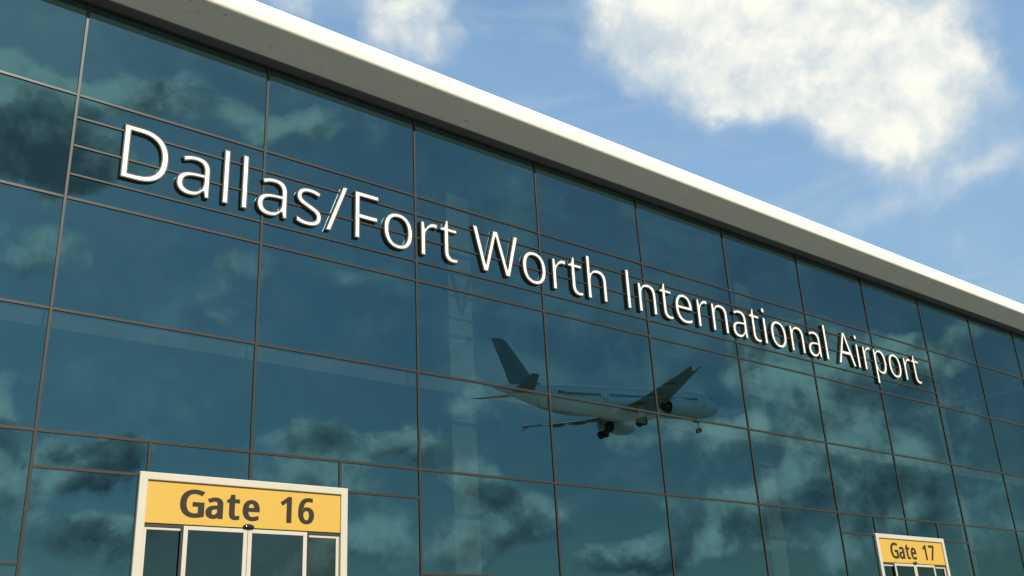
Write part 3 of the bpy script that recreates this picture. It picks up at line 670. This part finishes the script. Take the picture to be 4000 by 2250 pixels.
        en = pt('engine', loft([cring(14.6, .92), cring(14.05, .96), cring(13.85, 1.03), cring(14.0, 1.12), cring(14.5, 1.24), cring(15.5, 1.31), cring(16.6, 1.26), cring(17.6, 1.08), cring(18.3, .96), cring(18.25, .88), cring(17.5, .85)], cap=True), 'pwhite', smooth=40)
        pt('exhaust_nozzle', loft([cring(17.4, .72), cring(18.4, .66), cring(19.2, .5), cring(19.15, .42), cring(19.6, .2), cring(19.9, .03)]), 'pdark', en, smooth=40)
        pt('fan', loft([cring(14.75, .92), cring(14.7, .9), cring(14.45, .3), cring(14.2, .03)]), 'pdark', en, smooth=30)
        bm = bmesh.new(); A = [(14.7, -1.02), (16.2, -.62), (18.6, -.62), (20.6, -1.0), (19.6, -1.35), (17.6, -1.6)]
        va = [bm.verts.new((X(a), ey-.16, b)) for a, b in A]; vb = [bm.verts.new((X(a), ey+.16, b)) for a, b in A]
        bm.faces.new(va); bm.faces.new(vb[::-1])
        for i in range(6): bm.faces.new((va[i], vb[i], vb[(i+1) % 6], va[(i+1) % 6]))
        pt('pylon', bm, 'pgrey', en)
        # tailplane
        pt('tailplane', loft([foil(38.3, 42.3, s*.6, .62, .2), foil(42.0, 43.4, s*6.1, 1.5, .08), foil(42.4, 43.5, s*6.3, 1.53, .03)]), 'pgrey', smooth=45)
        # main landing gear
        bm = bmesh.new(); gy = s*3.8
        tube(bm, (X(21.7), gy, -1.1), (X(21.95), gy, -2.6), .19); tube(bm, (X(21.95), gy, -2.5), (X(22.0), gy, -3.65), .12)
        tube(bm, (X(22.0), gy-.5, -3.65), (X(22.0), gy+.5, -3.65), .1); tube(bm, (X(21.9), gy, -2.5), (X(21.8), gy-s*1.6, -1.5), .09)
        gr = pt('main_gear', bm, 'metal', smooth=40)
        for d in (-.47, .47):
            bm = loft([[(X(22.0)+r*math.cos(2*math.pi*i/24), gy+d+o, -3.65+r*math.sin(2*math.pi*i/24)) for i in range(24)] for o, r in ((-.2, .3), (-.2, .5), (-.13, .6), (.13, .6), (.2, .5), (.2, .3))])
            wh = pt('wheel', bm, 'tyre', gr, smooth=40)
        bm = bmesh.new(); box(bm, X(22.6), X(21.2), gy+s*.28, gy+s*.33, -3.0, -1.3)
        pt('gear_door', bm, 'pwhite', gr)
    # fin
    def ffoil(sLE, sTE, z, th): return [(X(sLE+(sTE-sLE)*a), b*th, z) for a, b in [(0, 0), (.05, .5), (.2, .95), (.4, 1), (.7, .55), (1, .05), (1, -.05), (.7, -.55), (.4, -1), (.2, -.95), (.05, -.5)]]
    pt('tail_fin', loft([ffoil(35.0, 41.6, 1.75, .12), ffoil(36.9, 42.0, 2.4, .3), ffoil(37.9, 42.2, 3.3, .26), ffoil(41.3, 43.75, 7.75, .12), ffoil(41.9, 43.85, 8.1, .06)]), 'pfin', smooth=50)
    # nose gear
    bm = bmesh.new(); tube(bm, (X(5.0), 0, -1.8), (X(5.15), 0, -3.8), .1); tube(bm, (X(5.15), -.3, -3.8), (X(5.15), .3, -3.8), .07); tube(bm, (X(4.2), 0, -1.9), (X(5.1), 0, -3.0), .06)
    ng = pt('nose_gear', bm, 'metal', smooth=40)
    for d in (-.26, .26):
        bm = loft([[(X(5.15)+r*math.cos(2*math.pi*i/20), d+o, -3.8+r*math.sin(2*math.pi*i/20)) for i in range(20)] for o, r in ((-.1, .2), (-.1, .32), (-.06, .39), (.06, .39), (.1, .32), (.1, .2))])
        pt('wheel', bm, 'tyre', ng, smooth=40)
        box_bm = bx(X(5.6), X(4.2), d*1.8-.02, d*1.8+.02, -2.5, -1.85); pt('gear_door', box_bm, 'pwhite', ng)
    for s0, z0, h in ((9.0, 2.06, .3), (27, 2.06, .3), (12, -2.4, -.25)):
        bm = bmesh.new(); A = [(s0, z0), (s0+.25, z0+h), (s0+.4, z0+h), (s0+.42, z0)]
        va = [bm.verts.new((X(a), -.02, b)) for a, b in A]; vb = [bm.verts.new((X(a), .02, b)) for a, b in A]
        bm.faces.new(va); bm.faces.new(vb[::-1])
        for i in range(4): bm.faces.new((va[i], vb[i], vb[(i+1) % 4], va[(i+1) % 4]))
        pt('antenna', bm, 'pgrey', fu)
    return P
airliner()
